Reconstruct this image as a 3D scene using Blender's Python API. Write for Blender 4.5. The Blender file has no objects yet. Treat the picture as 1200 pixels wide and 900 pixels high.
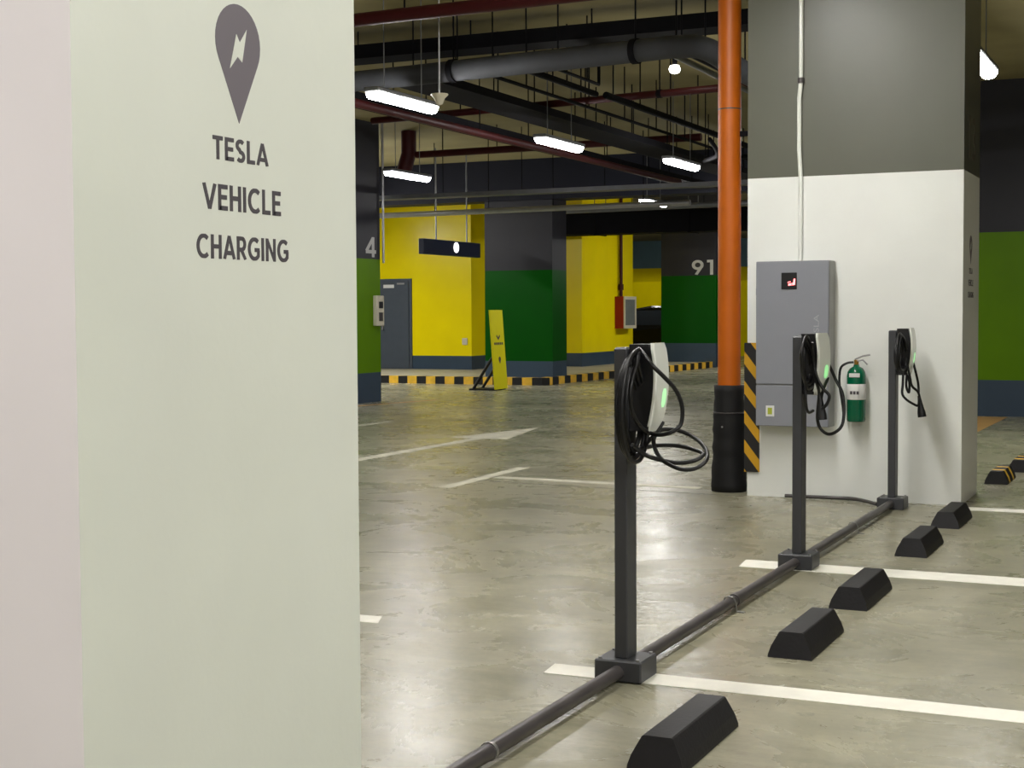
import bpy, math, random
from mathutils import Vector, Matrix
random.seed(7)
S = bpy.context.scene
COL = S.collection

# ------------------------------------------------------------------ camera, world, exposure
cam_d = bpy.data.cameras.new('camera')
cam_d.sensor_width = 36.0
cam_d.lens = 1747.64 / 1200 * 36.0
cam_d.clip_end = 200
cam_o = bpy.data.objects.new('camera', cam_d)
COL.objects.link(cam_o)
_R = Vector((0.9071001, 0.420881, -0.00534735)); _U = Vector((-0.01499381, 0.0450061, 0.99887418)); _F = Vector((-0.42064782, 0.9059987, -0.04713565))
_m = Matrix((_R, _U, -_F)).transposed().to_4x4()
_m.translation = Vector((0, 0, 1.45))
cam_o.matrix_world = _m
S.camera = cam_o

world = bpy.data.worlds.new('world'); S.world = world
world.use_nodes = True
world.node_tree.nodes['Background'].inputs[0].default_value = (0.8, 0.85, 1.0, 1)
world.node_tree.nodes['Background'].inputs[1].default_value = 0.0

S.view_settings.view_transform = 'Standard'
S.view_settings.look = 'None'
S.view_settings.gamma = 1.0
S.view_settings.use_curve_mapping = False
S.view_settings.exposure = 1.82
LAMP = 30.0          # radiance of the lamp tubes

# ------------------------------------------------------------------ materials
def lin(r, g, b):
    f = lambda c: (c/255/12.92) if c/255 <= 0.04045 else ((c/255+0.055)/1.055)**2.4
    return (f(r), f(g), f(b), 1)

def mat(name, rgb, rough=0.5, metal=0.0, var=0.08, scale=6.0, bump=0.0, bscale=40.0, coat=0.0, spec=0.4):
    m = bpy.data.materials.new(name); m.use_nodes = True
    nt = m.node_tree; N = nt.nodes; L = nt.links
    b = N['Principled BSDF']
    b.inputs['Roughness'].default_value = rough
    b.inputs['Metallic'].default_value = metal
    b.inputs['Coat Weight'].default_value = coat
    b.inputs['Specular IOR Level'].default_value = spec
    tc = N.new('ShaderNodeTexCoord')
    nz = N.new('ShaderNodeTexNoise'); nz.inputs['Scale'].default_value = scale; nz.inputs['Detail'].default_value = 5
    L.new(tc.outputs['Object'], nz.inputs['Vector'])
    cr = N.new('ShaderNodeValToRGB')
    c = rgb
    cr.color_ramp.elements[0].position = 0.3; cr.color_ramp.elements[1].position = 0.7
    cr.color_ramp.elements[0].color = tuple(max(0, x*(1-var)) for x in c[:3]) + (1,)
    cr.color_ramp.elements[1].color = tuple(min(1, x*(1+var)) for x in c[:3]) + (1,)
    L.new(nz.outputs['Fac'], cr.inputs['Fac']); L.new(cr.outputs['Color'], b.inputs['Base Color'])
    if bump:
        n2 = N.new('ShaderNodeTexNoise'); n2.inputs['Scale'].default_value = bscale; n2.inputs['Detail'].default_value = 4
        L.new(tc.outputs['Object'], n2.inputs['Vector'])
        bp = N.new('ShaderNodeBump'); bp.inputs['Strength'].default_value = bump; bp.inputs['Distance'].default_value = 0.004
        L.new(n2.outputs['Fac'], bp.inputs['Height']); L.new(bp.outputs['Normal'], b.inputs['Normal'])
    return m

def emat(name, rgb, strength):
    m = bpy.data.materials.new(name); m.use_nodes = True
    N = m.node_tree.nodes; b = N['Principled BSDF']
    b.inputs['Base Color'].default_value = (0.8, 0.8, 0.8, 1)
    b.inputs['Emission Color'].default_value = rgb
    b.inputs['Emission Strength'].default_value = strength
    return m

def stripe_mat(name, a, bcol, axis_a, ka, axis_b, kb, duty=0.5):
    """diagonal warning stripes painted / moulded in two colours"""
    m = bpy.data.materials.new(name); m.use_nodes = True
    nt = m.node_tree; N = nt.nodes; L = nt.links
    b = N['Principled BSDF']; b.inputs['Roughness'].default_value = 0.6
    tc = N.new('ShaderNodeTexCoord'); sp = N.new('ShaderNodeSeparateXYZ'); L.new(tc.outputs['Object'], sp.inputs[0])
    m1 = N.new('ShaderNodeMath'); m1.operation = 'MULTIPLY'; m1.inputs[1].default_value = ka; L.new(sp.outputs[axis_a], m1.inputs[0])
    m2 = N.new('ShaderNodeMath'); m2.operation = 'MULTIPLY_ADD'; m2.inputs[1].default_value = kb; L.new(sp.outputs[axis_b], m2.inputs[0]); L.new(m1.outputs[0], m2.inputs[2])
    fr = N.new('ShaderNodeMath'); fr.operation = 'FRACT'; L.new(m2.outputs[0], fr.inputs[0])
    gt = N.new('ShaderNodeMath'); gt.operation = 'GREATER_THAN'; gt.inputs[1].default_value = duty; L.new(fr.outputs[0], gt.inputs[0])
    mx = N.new('ShaderNodeMix'); mx.data_type = 'RGBA'; mx.inputs['A'].default_value = a; mx.inputs['B'].default_value = bcol
    L.new(gt.outputs[0], mx.inputs['Factor']); L.new(mx.outputs['Result'], b.inputs['Base Color'])
    return m

def floor_mat():
    m = bpy.data.materials.new('sealed_concrete'); m.use_nodes = True
    nt = m.node_tree; N = nt.nodes; L = nt.links
    b = N['Principled BSDF']
    tc = N.new('ShaderNodeTexCoord')
    def noise(scale, det, rough=0.6, dist=0.0, vec=None):
        n = N.new('ShaderNodeTexNoise'); n.inputs['Scale'].default_value = scale; n.inputs['Detail'].default_value = det
        n.inputs['Roughness'].default_value = rough; n.inputs['Distortion'].default_value = dist
        L.new(vec or tc.outputs['Object'], n.inputs['Vector']); return n
    def ramp(src, stops):
        r = N.new('ShaderNodeValToRGB'); e = r.color_ramp.elements
        e[0].position, e[0].color = stops[0]; e[1].position, e[1].color = stops[1]
        for p, c in stops[2:]:
            k = e.new(p); k.color = c
        L.new(src, r.inputs['Fac']); return r
    def mix(mode, fac, a, c):
        x = N.new('ShaderNodeMix'); x.data_type = 'RGBA'; x.blend_type = mode
        x.inputs['Factor'].default_value = fac
        L.new(a, x.inputs['A']); L.new(c, x.inputs['B']); return x.outputs['Result']
    big = ramp(noise(0.55, 6, 0.65, 0.6).outputs['Fac'], [(0.34, lin(138,135,115)), (0.66, lin(172,168,147))])
    mid = ramp(noise(2.3, 8, 0.7, 0.9).outputs['Fac'], [(0.34, (0.70,0.70,0.67,1)), (0.66, (1.10,1.10,1.08,1))])
    fine = ramp(noise(26, 5, 0.7).outputs['Fac'], [(0.3, (0.84,0.84,0.83,1)), (0.7, (1.08,1.08,1.08,1))])
    mp = N.new('ShaderNodeMapping'); mp.inputs['Scale'].default_value = (0.5, 6.0, 1); mp.inputs['Rotation'].default_value = (0,0,0.25)
    L.new(tc.outputs['Object'], mp.inputs['Vector'])
    scr = ramp(noise(1.6, 7, 0.7, 0.5, mp.outputs[0]).outputs['Fac'], [(0.36, (0.78,0.78,0.75,1)), (0.64, (1.08,1.08,1.06,1))])
    c = mix('MULTIPLY', 0.75, big.outputs['Color'], mid.outputs['Color'])
    c = mix('MULTIPLY', 0.8, c, fine.outputs['Color'])
    c = mix('MULTIPLY', 0.7, c, scr.outputs['Color'])
    # small dark oil spots and pale worn patches
    sp = ramp(noise(9.0, 4, 0.6).outputs['Fac'], [(0.27, (0.30,0.29,0.27,1)), (0.335, (1,1,1,1))])
    c = mix('MULTIPLY', 0.7, c, sp.outputs['Color'])
    pl = ramp(noise(1.2, 9, 0.78, 1.5).outputs['Fac'], [(0.60, (0,0,0,1)), (0.80, (0.14,0.14,0.13,1))])
    c = mix('ADD', 1.0, c, pl.outputs['Color'])
    L.new(c, b.inputs['Base Color'])
    rr = ramp(noise(1.5, 7, 0.7, 0.8).outputs['Fac'], [(0.3, (0.21,)*3+(1,)), (0.7, (0.35,)*3+(1,))])
    L.new(rr.outputs['Color'], b.inputs['Roughness'])
    b.inputs['Specular IOR Level'].default_value = 0.36
    bp = N.new('ShaderNodeBump'); bp.inputs['Strength'].default_value = 0.13; bp.inputs['Distance'].default_value = 0.01
    L.new(noise(7, 6, 0.6).outputs['Fac'], bp.inputs['Height']); L.new(bp.outputs['Normal'], b.inputs['Normal'])
    return m

M = {}
M['floor'] = floor_mat()
M['white_paint'] = mat('white_paint', lin(236,238,234), 0.45, var=0.035, scale=1.8, bump=0.12, bscale=30)
M['pink_white'] = mat('cool_white_paint', lin(238,232,235), 0.5, var=0.03, scale=1.6, bump=0.12, bscale=30)
M['green_white'] = mat('greenish_white_paint', lin(224,228,218), 0.42, var=0.03, scale=2.2, bump=0.15, bscale=35)
M['grey_paint'] = mat('grey_wall_paint', lin(97,98,87), 0.38, var=0.05, scale=2.0, bump=0.12, bscale=25)
M['dark_paint'] = mat('dark_grey_wall_paint', lin(44,44,50), 0.45, var=0.08, scale=2.0, spec=0.25)
M['green'] = mat('green_wall_paint', lin(0,76,2), 0.4, var=0.06, scale=2.0, spec=0.15)
M['lime'] = mat('lime_wall_paint', lin(92,134,0), 0.45, var=0.06, scale=2.0, spec=0.15)
M['navy'] = mat('slate_blue_paint', lin(54,72,90), 0.42, var=0.08, scale=2.0)
M['yellow'] = mat('yellow_wall_paint', lin(252,230,4), 0.28, var=0.04, scale=1.5, bump=0.25, bscale=6, spec=0.25)
M['ceiling'] = mat('soffit_concrete', lin(150,140,98), 0.9, var=0.15, scale=0.9, bump=0.3, bscale=3)
M['beam'] = mat('dark_beam_paint', lin(22,24,36), 0.6, var=0.1, scale=1.0, spec=0.2)
M['shell'] = mat('dim_concrete_wall', lin(120,120,116), 0.8, var=0.12, scale=0.6)
M['teal'] = mat('teal_wall_paint', lin(110,145,165), 0.6, var=0.12, scale=0.7)
M['line'] = mat('white_road_paint', lin(240,238,226), 0.6, var=0.06, scale=9)
M['oldline'] = mat('worn_white_road_paint', lin(200,197,176), 0.5, var=0.2, scale=5)
M['tanline'] = mat('worn_tan_road_paint', lin(190,150,90), 0.55, var=0.15, scale=5)
M['post'] = mat('charcoal_powder_coat', lin(66,67,70), 0.42, var=0.06, scale=9)
M['pipe'] = mat('dark_painted_steel_pipe', lin(82,78,78), 0.35, 0.3, var=0.15, scale=5)
M['rubber'] = mat('black_rubber', lin(26,25,28), 0.55, var=0.18, scale=14, bump=0.3, bscale=60)
M['cable'] = mat('black_cable_jacket', lin(18,18,20), 0.42, var=0.1)
M['black'] = mat('black_plastic', lin(26,26,28), 0.45, var=0.1)
M['plate'] = mat('white_glass_face', lin(235,238,230), 0.15, var=0.01, coat=0.6)
M['orange'] = mat('orange_pipe_paint', lin(190,96,14), 0.45, var=0.08, scale=4)
M['sleeve'] = mat('black_rubber_sleeve', lin(16,16,18), 0.7, var=0.3, scale=6, bump=0.6, bscale=12)
M['cabinet'] = mat('grey_cabinet_enamel', lin(140,142,150), 0.35, var=0.02)
M['cabside'] = mat('grey_cabinet_edge', lin(150,150,148), 0.4, var=0.02)
M['ext'] = mat('green_cylinder_enamel', lin(0,92,62), 0.25, var=0.03, coat=0.3)
M['paper'] = mat('white_label', lin(226,226,224), 0.5, var=0.02)
M['brass'] = mat('brass', lin(196,148,70), 0.3, 0.9, var=0.05)
M['steel'] = mat('galvanised_steel', lin(170,170,170), 0.4, 0.8, var=0.08)
M['tray'] = mat('dull_galvanised_tray', lin(120,122,124), 0.5, 0.5, var=0.1)
M['darkpipe'] = mat('black_ceiling_pipe_paint', lin(17,17,21), 0.8, var=0.12, spec=0.1)
M['lagging'] = mat('grey_pipe_lagging', lin(56,58,62), 0.75, var=0.15, scale=3, bump=0.3, bscale=20)
M['redpipe'] = mat('dark_red_pipe_paint', lin(62,17,19), 0.5, var=0.12, spec=0.25)
M['letter'] = mat('dark_grey_vinyl_lettering', lin(78,74,79), 0.5, var=0.02)
M['faintletter'] = mat('faint_pale_lettering', lin(168,168,176), 0.5, var=0.02)
M['pin'] = mat('grey_vinyl_logo', lin(110,104,111), 0.5, var=0.02)
M['numeral'] = mat('pale_grey_numeral_paint', lin(190,190,186), 0.5, var=0.04)
M['dimnumeral'] = mat('dim_grey_numeral_paint', lin(104,100,92), 0.5, var=0.04)
M['kerb_y'] = mat('yellow_kerb_paint', lin(232,186,60), 0.5, var=0.15, scale=7)
M['kerb_b'] = mat('black_kerb_paint', lin(30,30,32), 0.5, var=0.2, scale=7)
M['walk'] = mat('walkway_concrete', lin(170,166,150), 0.5, var=0.12, scale=1.2)
M['door'] = mat('grey_door_paint', lin(74,82,92), 0.4, var=0.05)
M['sign_yellow'] = mat('yellow_sign_board', lin(232,224,20), 0.4, var=0.02)
M['signnavy'] = mat('navy_sign_box', lin(28,34,56), 0.4, var=0.05)
M['red'] = mat('red_cabinet_enamel', lin(150,24,22), 0.4, var=0.06)
M['glass'] = mat('dim_cabinet_glass', lin(120,124,120), 0.12, var=0.05)
M['sticker'] = mat('lime_sticker', lin(170,180,60), 0.5, var=0.03)
M['cream'] = mat('cream_plastic', lin(214,208,186), 0.5, var=0.03)
M['car'] = mat('black_car_enamel', lin(24,25,29), 0.2, 0.2, var=0.05, coat=0.8)
M['carglass'] = mat('dark_car_glass', lin(60,66,72), 0.08, var=0.02)
M['tyre'] = mat('tyre_rubber', lin(24,24,24), 0.8, var=0.1)
M['alloy'] = mat('alloy_wheel', lin(170,172,174), 0.3, 0.8, var=0.03)
M['joint'] = mat('dark_joint_sealant', lin(92,88,80), 0.7, var=0.1)
M['guard'] = stripe_mat('black_and_yellow_guard', lin(26,25,26), lin(200,150,20), 'Z', 4.3, 'X', 5.6, 0.56)
M['lamp'] = emat('lamp_diffuser_glow', (1.0, 0.98, 0.95, 1), LAMP)
M['coollamp'] = emat('cool_lamp_diffuser_glow', (0.93, 0.90, 1.0, 1), LAMP*0.5)
M['dimlamp'] = emat('dimmed_lamp_diffuser_glow', (1.0, 0.97, 0.97, 1), LAMP*0.5)  # half strength, dimmed to darken the driveway floor
M['led'] = emat('green_status_light', (0.10, 1.0, 0.16, 1), 0.17)
M['reddisp'] = emat('red_display_glow', (1.0, 0.05, 0.06, 1), 1.2)
M['signglow'] = emat('sign_disc_glow', (1.0, 0.98, 0.95, 1), 1.0)

# ------------------------------------------------------------------ mesh building
class MB:
    def __init__(s): s.v = []; s.f = []; s.mi = []; s.sm = []
    def add(s, vs, fs, mi=0, smooth=False):
        o = len(s.v); s.v += [tuple(v) for v in vs]
        for f in fs:
            s.f.append(tuple(i+o for i in f)); s.mi.append(mi); s.sm.append(smooth)
        return s
    def box(s, x0, x1, y0, y1, z0, z1, mi=0):
        return s.add([(x0,y0,z0),(x1,y0,z0),(x1,y1,z0),(x0,y1,z0),(x0,y0,z1),(x1,y0,z1),(x1,y1,z1),(x0,y1,z1)],
              [(0,3,2,1),(4,5,6,7),(0,1,5,4),(1,2,6,5),(2,3,7,6),(3,0,4,7)], mi)
    def cbox(s, cx, cy, cz, sx, sy, sz, mi=0):
        return s.box(cx-sx/2, cx+sx/2, cy-sy/2, cy+sy/2, cz-sz/2, cz+sz/2, mi)
    def bbox(s, x0, x1, y0, y1, z0, z1, r, mi=0):
        """box with all edges chamfered by r"""
        vs = []; 
        for (x, sx) in ((x0,1),(x1,-1)):
            for (y, sy) in ((y0,1),(y1,-1)):
                for (z, sz) in ((z0,1),(z1,-1)):
                    vs += [(x, y+sy*r, z+sz*r), (x+sx*r, y, z+sz*r), (x+sx*r, y+sy*r, z)]
        I = lambda a,b,c,k: ((a*2+b)*2+c)*3+k
        fs = []
        for a in (0,1): fs.append((I(a,0,0,0),I(a,1,0,0),I(a,1,1,0),I(a,0,1,0)))
        for b in (0,1): fs.append((I(0,b,0,1),I(1,b,0,1),I(1,b,1,1),I(0,b,1,1)))
        for c in (0,1): fs.append((I(0,0,c,2),I(1,0,c,2),I(1,1,c,2),I(0,1,c,2)))
        for a in (0,1):
            for b in (0,1): fs.append((I(a,b,0,0),I(a,b,1,0),I(a,b,1,1),I(a,b,0,1)))
            for c in (0,1): fs.append((I(a,0,c,0),I(a,1,c,0),I(a,1,c,2),I(a,0,c,2)))
        for b in (0,1):
            for c in (0,1): fs.append((I(0,b,c,1),I(1,b,c,1),I(1,b,c,2),I(0,b,c,2)))
        for a in (0,1):
            for b in (0,1):
                for c in (0,1): fs.append((I(a,b,c,0),I(a,b,c,1),I(a,b,c,2)))
        return s.add(vs, fs, mi)
    def tube(s, pts, r, n=8, mi=0, closed=False, caps=True, rads=None):
        P = [Vector(p) for p in pts]; m = len(P)
        T = []
        for i in range(m):
            a = P[i-1] if (i > 0 or closed) else P[i]; b = P[(i+1) % m] if (i < m-1 or closed) else P[i]
            t = (b-a); T.append(t.normalized() if t.length > 1e-9 else Vector((0,0,1)))
        up = Vector((0,0,1)) if abs(T[0].z) < 0.9 else Vector((1,0,0))
        nrm = (up - T[0]*up.dot(T[0])).normalized()
        vs = []
        for i in range(m):
            nrm = nrm - T[i]*nrm.dot(T[i])
            if nrm.length < 1e-6: nrm = T[i].orthogonal()
            nrm.normalize(); bn = T[i].cross(nrm)
            rr = rads[i] if rads else r
            for k in range(n):
                a = 2*math.pi*k/n
                vs.append(P[i] + nrm*math.cos(a)*rr + bn*math.sin(a)*rr)
        fs = []
        for i in range(m if closed else m-1):
            j = (i+1) % m
            for k in range(n): fs.append((i*n+k, i*n+(k+1)%n, j*n+(k+1)%n, j*n+k))
        s.add(vs, fs, mi, True)
        if caps and not closed:
            s.add(vs[:n], [tuple(range(n-1,-1,-1))], mi); s.add(vs[-n:], [tuple(range(n))], mi)
        return s
    def cyl(s, a, b, r, n=12, mi=0, r2=None): return s.tube([a, b], r, n, mi, rads=[r, r if r2 is None else r2])
    def prism(s, poly, axis, a, b, mi=0):
        """poly of 2-D points swept along axis from a to b (axis x: poly is (y,z); y: (x,z); z: (x,y))"""
        n = len(poly)
        def P(p, t): return {'x':(t,p[0],p[1]), 'y':(p[0],t,p[1]), 'z':(p[0],p[1],t)}[axis]
        vs = [P(p,a) for p in poly] + [P(p,b) for p in poly]
        fs = [tuple(range(n)), tuple(range(2*n-1,n-1,-1))] + [(i,(i+1)%n,(i+1)%n+n,i+n) for i in range(n)]
        return s.add(vs, fs, mi)
    def lathe(s, prof, c, n=16, mi=0):
        vs = []
        for (r, z) in prof:
            for k in range(n):
                a = 2*math.pi*k/n; vs.append((c[0]+r*math.cos(a), c[1]+r*math.sin(a), c[2]+z))
        fs = [(i*n+k, i*n+(k+1)%n, (i+1)*n+(k+1)%n, (i+1)*n+k) for i in range(len(prof)-1) for k in range(n)]
        fs += [tuple(range(n-1,-1,-1)), tuple(range((len(prof)-1)*n, len(prof)*n))]
        return s.add(vs, fs, mi, True)
    def build(s, name, mats, parent=None, loc=None):
        me = bpy.data.meshes.new(name); me.from_pydata(s.v, [], s.f)
        for m in (mats if isinstance(mats, (list, tuple)) else [mats]): me.materials.append(m)
        me.polygons.foreach_set('material_index', s.mi); me.polygons.foreach_set('use_smooth', s.sm)
        import bmesh
        bm = bmesh.new(); bm.from_mesh(me); bmesh.ops.recalc_face_normals(bm, faces=bm.faces); bm.to_mesh(me); bm.free()
        o = bpy.data.objects.new(name, me); COL.objects.link(o)
        if parent: o.parent = parent
        if loc: o.location = loc
        return o

def smooth_path(pts, per=8, closed=False):
    P = [Vector(p) for p in pts]; n = len(P); out = []
    rng = range(n) if closed else range(n-1)
    g = (lambda i: P[i % n]) if closed else (lambda i: P[min(max(i,0),n-1)])
    for i in rng:
        a,b,c,d = g(i-1),g(i),g(i+1),g(i+2)
        for k in range(per):
            t = k/per
            out.append(0.5*((2*b)+(c-a)*t+(2*a-5*b+4*c-d)*t*t+(3*b-a-3*c+d)*t**3))
    if not closed: out.append(P[-1])
    return out

def thing(name, label, cat, loc=(0,0,0), group=None):
    o = bpy.data.objects.new(name, None); o.empty_display_size = 0.2; COL.objects.link(o)
    o.location = loc
    return tag(o, label, cat, group)
def tag(o, label, cat, group=None):
    o['label'] = label; o['category'] = cat
    if group: o['group'] = group
    return o
def struct(o): o['kind'] = 'structure'; return o
def dup(root, loc, label=None):
    r = root.copy(); COL.objects.link(r); r.location = loc
    if label: r['label'] = label
    for ch in list(root.children):
        c = ch.copy(); COL.objects.link(c); c.parent = r
        for g in list(ch.children):
            d = g.copy(); COL.objects.link(d); d.parent = c
    return r

def text_part(name, body, m, parent, face, u0, u1, v0, v1, w, depth=0.001, bold=0.0, flip=False):
    """flat lettering fitted to a u,v box on a face. face '+X': u=Y, v=Z at X=w ; '-Y': u=X, v=Z at Y=w ; 'up': rotated reading upwards on a -Y face"""
    cu = bpy.data.curves.new('lettering', 'FONT'); cu.body = body; cu.size = 1; cu.offset = bold; cu.resolution_u = 4
    ob = bpy.data.objects.new('lettering_source', cu); COL.objects.link(ob)
    dg = bpy.context.evaluated_depsgraph_get(); dg.update()
    me = bpy.data.meshes.new_from_object(ob.evaluated_get(dg))
    bpy.data.objects.remove(ob); bpy.data.curves.remove(cu)
    xs = [v.co.x for v in me.vertices]; ys = [v.co.y for v in me.vertices]
    x0,x1,y0,y1 = min(xs),max(xs),min(ys),max(ys)
    for v in me.vertices:
        a = (v.co.x-x0)/(x1-x0); b = (v.co.y-y0)/(y1-y0)
        if face == '+X': v.co = (w+depth, u0+(u1-u0)*a, v0+(v1-v0)*b)
        elif face == '-Y': v.co = (u0+(u1-u0)*a, w-depth, v0+(v1-v0)*b)
        else: v.co = (u0+(u1-u0)*(1-b), w-depth, v0+(v1-v0)*a)
    me.materials.clear(); me.materials.append(m)
    o = bpy.data.objects.new(name, me); COL.objects.link(o); o.parent = parent
    return o

# ------------------------------------------------------------------ shell of the garage
CZ = 4.6
struct(MB().box(-32, 14, -9, 62, -0.3, 0.0).build('floor', M['floor']))
struct(MB().box(-32, 14, -9, 62, CZ, CZ+0.3).build('ceiling', M['ceiling']))
struct(MB().box(-32.3, -32, -9, 62, 0, CZ).build('wall_left', M['shell']))
struct(MB().box(14, 14.3, -9, 62, 0, CZ).build('wall_right', M['shell']))
struct(MB().box(-32, 14, -9.3, -9, 0, CZ).build('wall_rear', M['white_paint']))
struct(MB().box(-32, 14, 62, 62.3, 0, CZ).build('wall_far', M['teal']))

# raised walkway in front of the yellow walls
struct(MB().prism([(-26,27.62),(-12.2,27.62),(-12.2,28.3),(-11.95,38.6),(-26,38.6)], 'z', 0, 0.14).build('walkway', M['walk']))

# yellow stair-core walls behind the walkway
def banded(x0,x1,y0,y1,z0,zs,mis,mats,name):
    b = MB(); z = z0
    for zt,mi in zip(zs,mis):
        b.box(x0,x1,y0,y1,z,zt,mi); z = zt
    return b.build(name, mats)
w1 = struct(banded(-26,-15.62,31.4,34.0,0.14,[0.46,CZ],[0,1],[M['navy'],M['yellow']],'wall_core'))
w2 = struct(banded(-26,-13.88,34.0,37.6,0.14,[0.47,CZ],[0,1],[M['navy'],M['yellow']],'wall_core'))
# steel door in the first wall
d = MB().box(-18.15,-17.20,31.37,31.40,0.14,2.30).build('door_1', M['door']); struct(d)
MB().box(-18.08,-17.27,31.345,31.37,0.15,2.24).build('door_leaf', M['door'], d)
MB().box(-17.95,-17.66,31.335,31.345,2.08,2.16).build('door_sign', M['paper'], d)
MB().box(-17.56,-17.36,31.30,31.345,2.16,2.20).build('door_closer', M['steel'], d)
MB().box(-17.98,-17.94,31.28,31.345,1.08,1.22).build('door_handle', M['steel'], d)
o = MB().bbox(-15.86,-15.72,31.37,31.40,0.72,0.88,0.008).build('socket_outlet', M['cream']); tag(o, 'small pale socket plate low on the yellow wall beside its corner', 'socket')

# sloped yellow ramp wall far behind and the beams
rw = MB().prism([(48.0,0),(48.0,2.50),(49.3,3.0),(49.8,3.0),(49.8,0)], 'x', -24, -13.5)
struct(rw.build('wall_ramp', M['yellow']))
struct(MB().box(-26, 14, 27.9, 28.5, 3.77, CZ).build('beam_cross', M['beam']))
struct(MB().box(-3.1, 14, 21.5, 22.1, 3.6, CZ).build('beam_right', M['beam']))

# ------------------------------------------------------------------ pillars
def pillar(name, x0,x1,y0,y1, zs, mats, label):
    b = MB(); z = 0.0
    for zt, mi in zs:
        # each band: 4 sides, per-face material
        for k,(a,c) in enumerate((((x0,y0),(x1,y0)),((x1,y0),(x1,y1)),((x1,y1),(x0,y1)),((x0,y1),(x0,y0)))):
            mm = mi[k] if isinstance(mi,tuple) else mi
            b.add([(a[0],a[1],z),(c[0],c[1],z),(c[0],c[1],zt),(a[0],a[1],zt)], [(0,1,2,3)], mm)
        z = zt
    o = b.build(name, mats); tag(o, label, 'pillar'); return o

near = pillar('pillar', -3.295,-1.645,1.88,2.757, [(2.5,(0,1,0,0)),(CZ,2)], [M['pink_white'],M['green_white'],M['grey_paint']],
              'close white pillar filling the left side, with pin logo and three lines of lettering')
right = pillar('pillar', -3.27,-1.63,11.46,12.31, [(2.497,(0,0,0,0)),(CZ,1)], [M['white_paint'],M['grey_paint']],
              'big white pillar with grey top behind the charging posts')
col4 = pillar('pillar', -14.1,-12.45,20.75,21.63, [(0.49,0),(2.36,1),(CZ,2)], [M['navy'],M['lime'],M['dark_paint']],
              'lime green and dark grey pillar with numeral 4, just beyond the close white pillar')
mid = pillar('pillar', -13.61,-12.08,28.0,28.74, [(0.47,0),(2.34,1),(CZ,2)], [M['navy'],M['green'],M['dark_paint']],
              'green and dark grey pillar beside the yellow board sign')
c91 = pillar('pillar', -13.22,-11.70,38.0,38.8, [(0.64,0),(2.43,1),(CZ,2)], [M['navy'],M['green'],M['dark_paint']],
              'far green and dark pillar with numeral 91 left of the orange pipe')
cr = pillar('pillar', -3.27,-1.63,21.4,22.2, [(0.50,0),(2.53,1),(CZ,2)], [M['navy'],M['lime'],M['dark_paint']],
              'lime green and black pillar at the right edge, behind the big white pillar')

def arc(cx, cy, rx, ry, a0, a1, n=12):
    return [(cx+rx*math.cos(math.radians(a0+(a1-a0)*k/n)), cy+ry*math.sin(math.radians(a0+(a1-a0)*k/n))) for k in range(n+1)]
T_ = 0.088   # half stroke
GLYPH = {   # width, strokes (centre lines) in a unit-high box
 'T':(0.62,[[(0,1-T_),(0.62,1-T_)],[(0.31,1-T_),(0.31,0)]]),
 'E':(0.56,[[(T_,0),(T_,1)],[(T_,1-T_),(0.56,1-T_)],[(T_,0.51),(0.51,0.51)],[(T_,T_),(0.56,T_)]]),
 'S':(0.58,[arc(0.29,0.735,0.21,0.187,35,270,12)[:-1]+arc(0.29,0.265,0.21,0.187+0.096*0,90,-145,12)]),
 'L':(0.52,[[(T_,1),(T_,0)],[(T_,T_),(0.52,T_)]]),
 'A':(0.74,[[(0.05,0),(0.37,1)],[(0.37,1),(0.69,0)],[(0.17,0.27),(0.57,0.27)]]),
 'V':(0.74,[[(0.05,1),(0.37,0)],[(0.37,0),(0.69,1)]]),
 'H':(0.68,[[(T_,0),(T_,1)],[(0.68-T_,0),(0.68-T_,1)],[(T_,0.51),(0.68-T_,0.51)]]),
 'I':(0.176,[[(T_,0),(T_,1)]]),
 'C':(0.76,[arc(0.44,0.5,0.36,0.425,48,312,18)]),
 'G':(0.80,[arc(0.44,0.5,0.36,0.425,48,318,18)+[(0.72,0.46)],[(0.46,0.46),(0.795,0.46)]]),
 'R':(0.62,[[(T_,0),(T_,1)],[(T_,1-T_),(0.33,1-T_)]+arc(0.33,0.68,0.20,0.242,90,-90,10)+[(T_,0.438)],[(0.30,0.44),(0.57,0)]]),
 'N':(0.70,[[(T_,0),(T_,1)],[(T_,1),(0.70-T_,0)],[(0.70-T_,0),(0.70-T_,1)]]),
 '4':(0.72,[[(0.52,0),(0.52,1)],[(0.52,0.96),(0.06,0.30)],[(0.02,0.27),(0.72,0.27)]]),
 '1':(0.36,[[(0.26,0),(0.26,1)],[(0.27,1-T_*0.9),(0.0,1-T_*0.9)]]),
 '3':(0.60,[arc(0.28,0.735,0.22,0.187,140,-90,12)+arc(0.28,0.275,0.24,0.197,90,-140,12)]),
 '9':(0.66,[arc(0.33,0.67,0.25,0.25,0,360,24),[(0.565,0.58),(0.24,0.0)]]),
}
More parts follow.
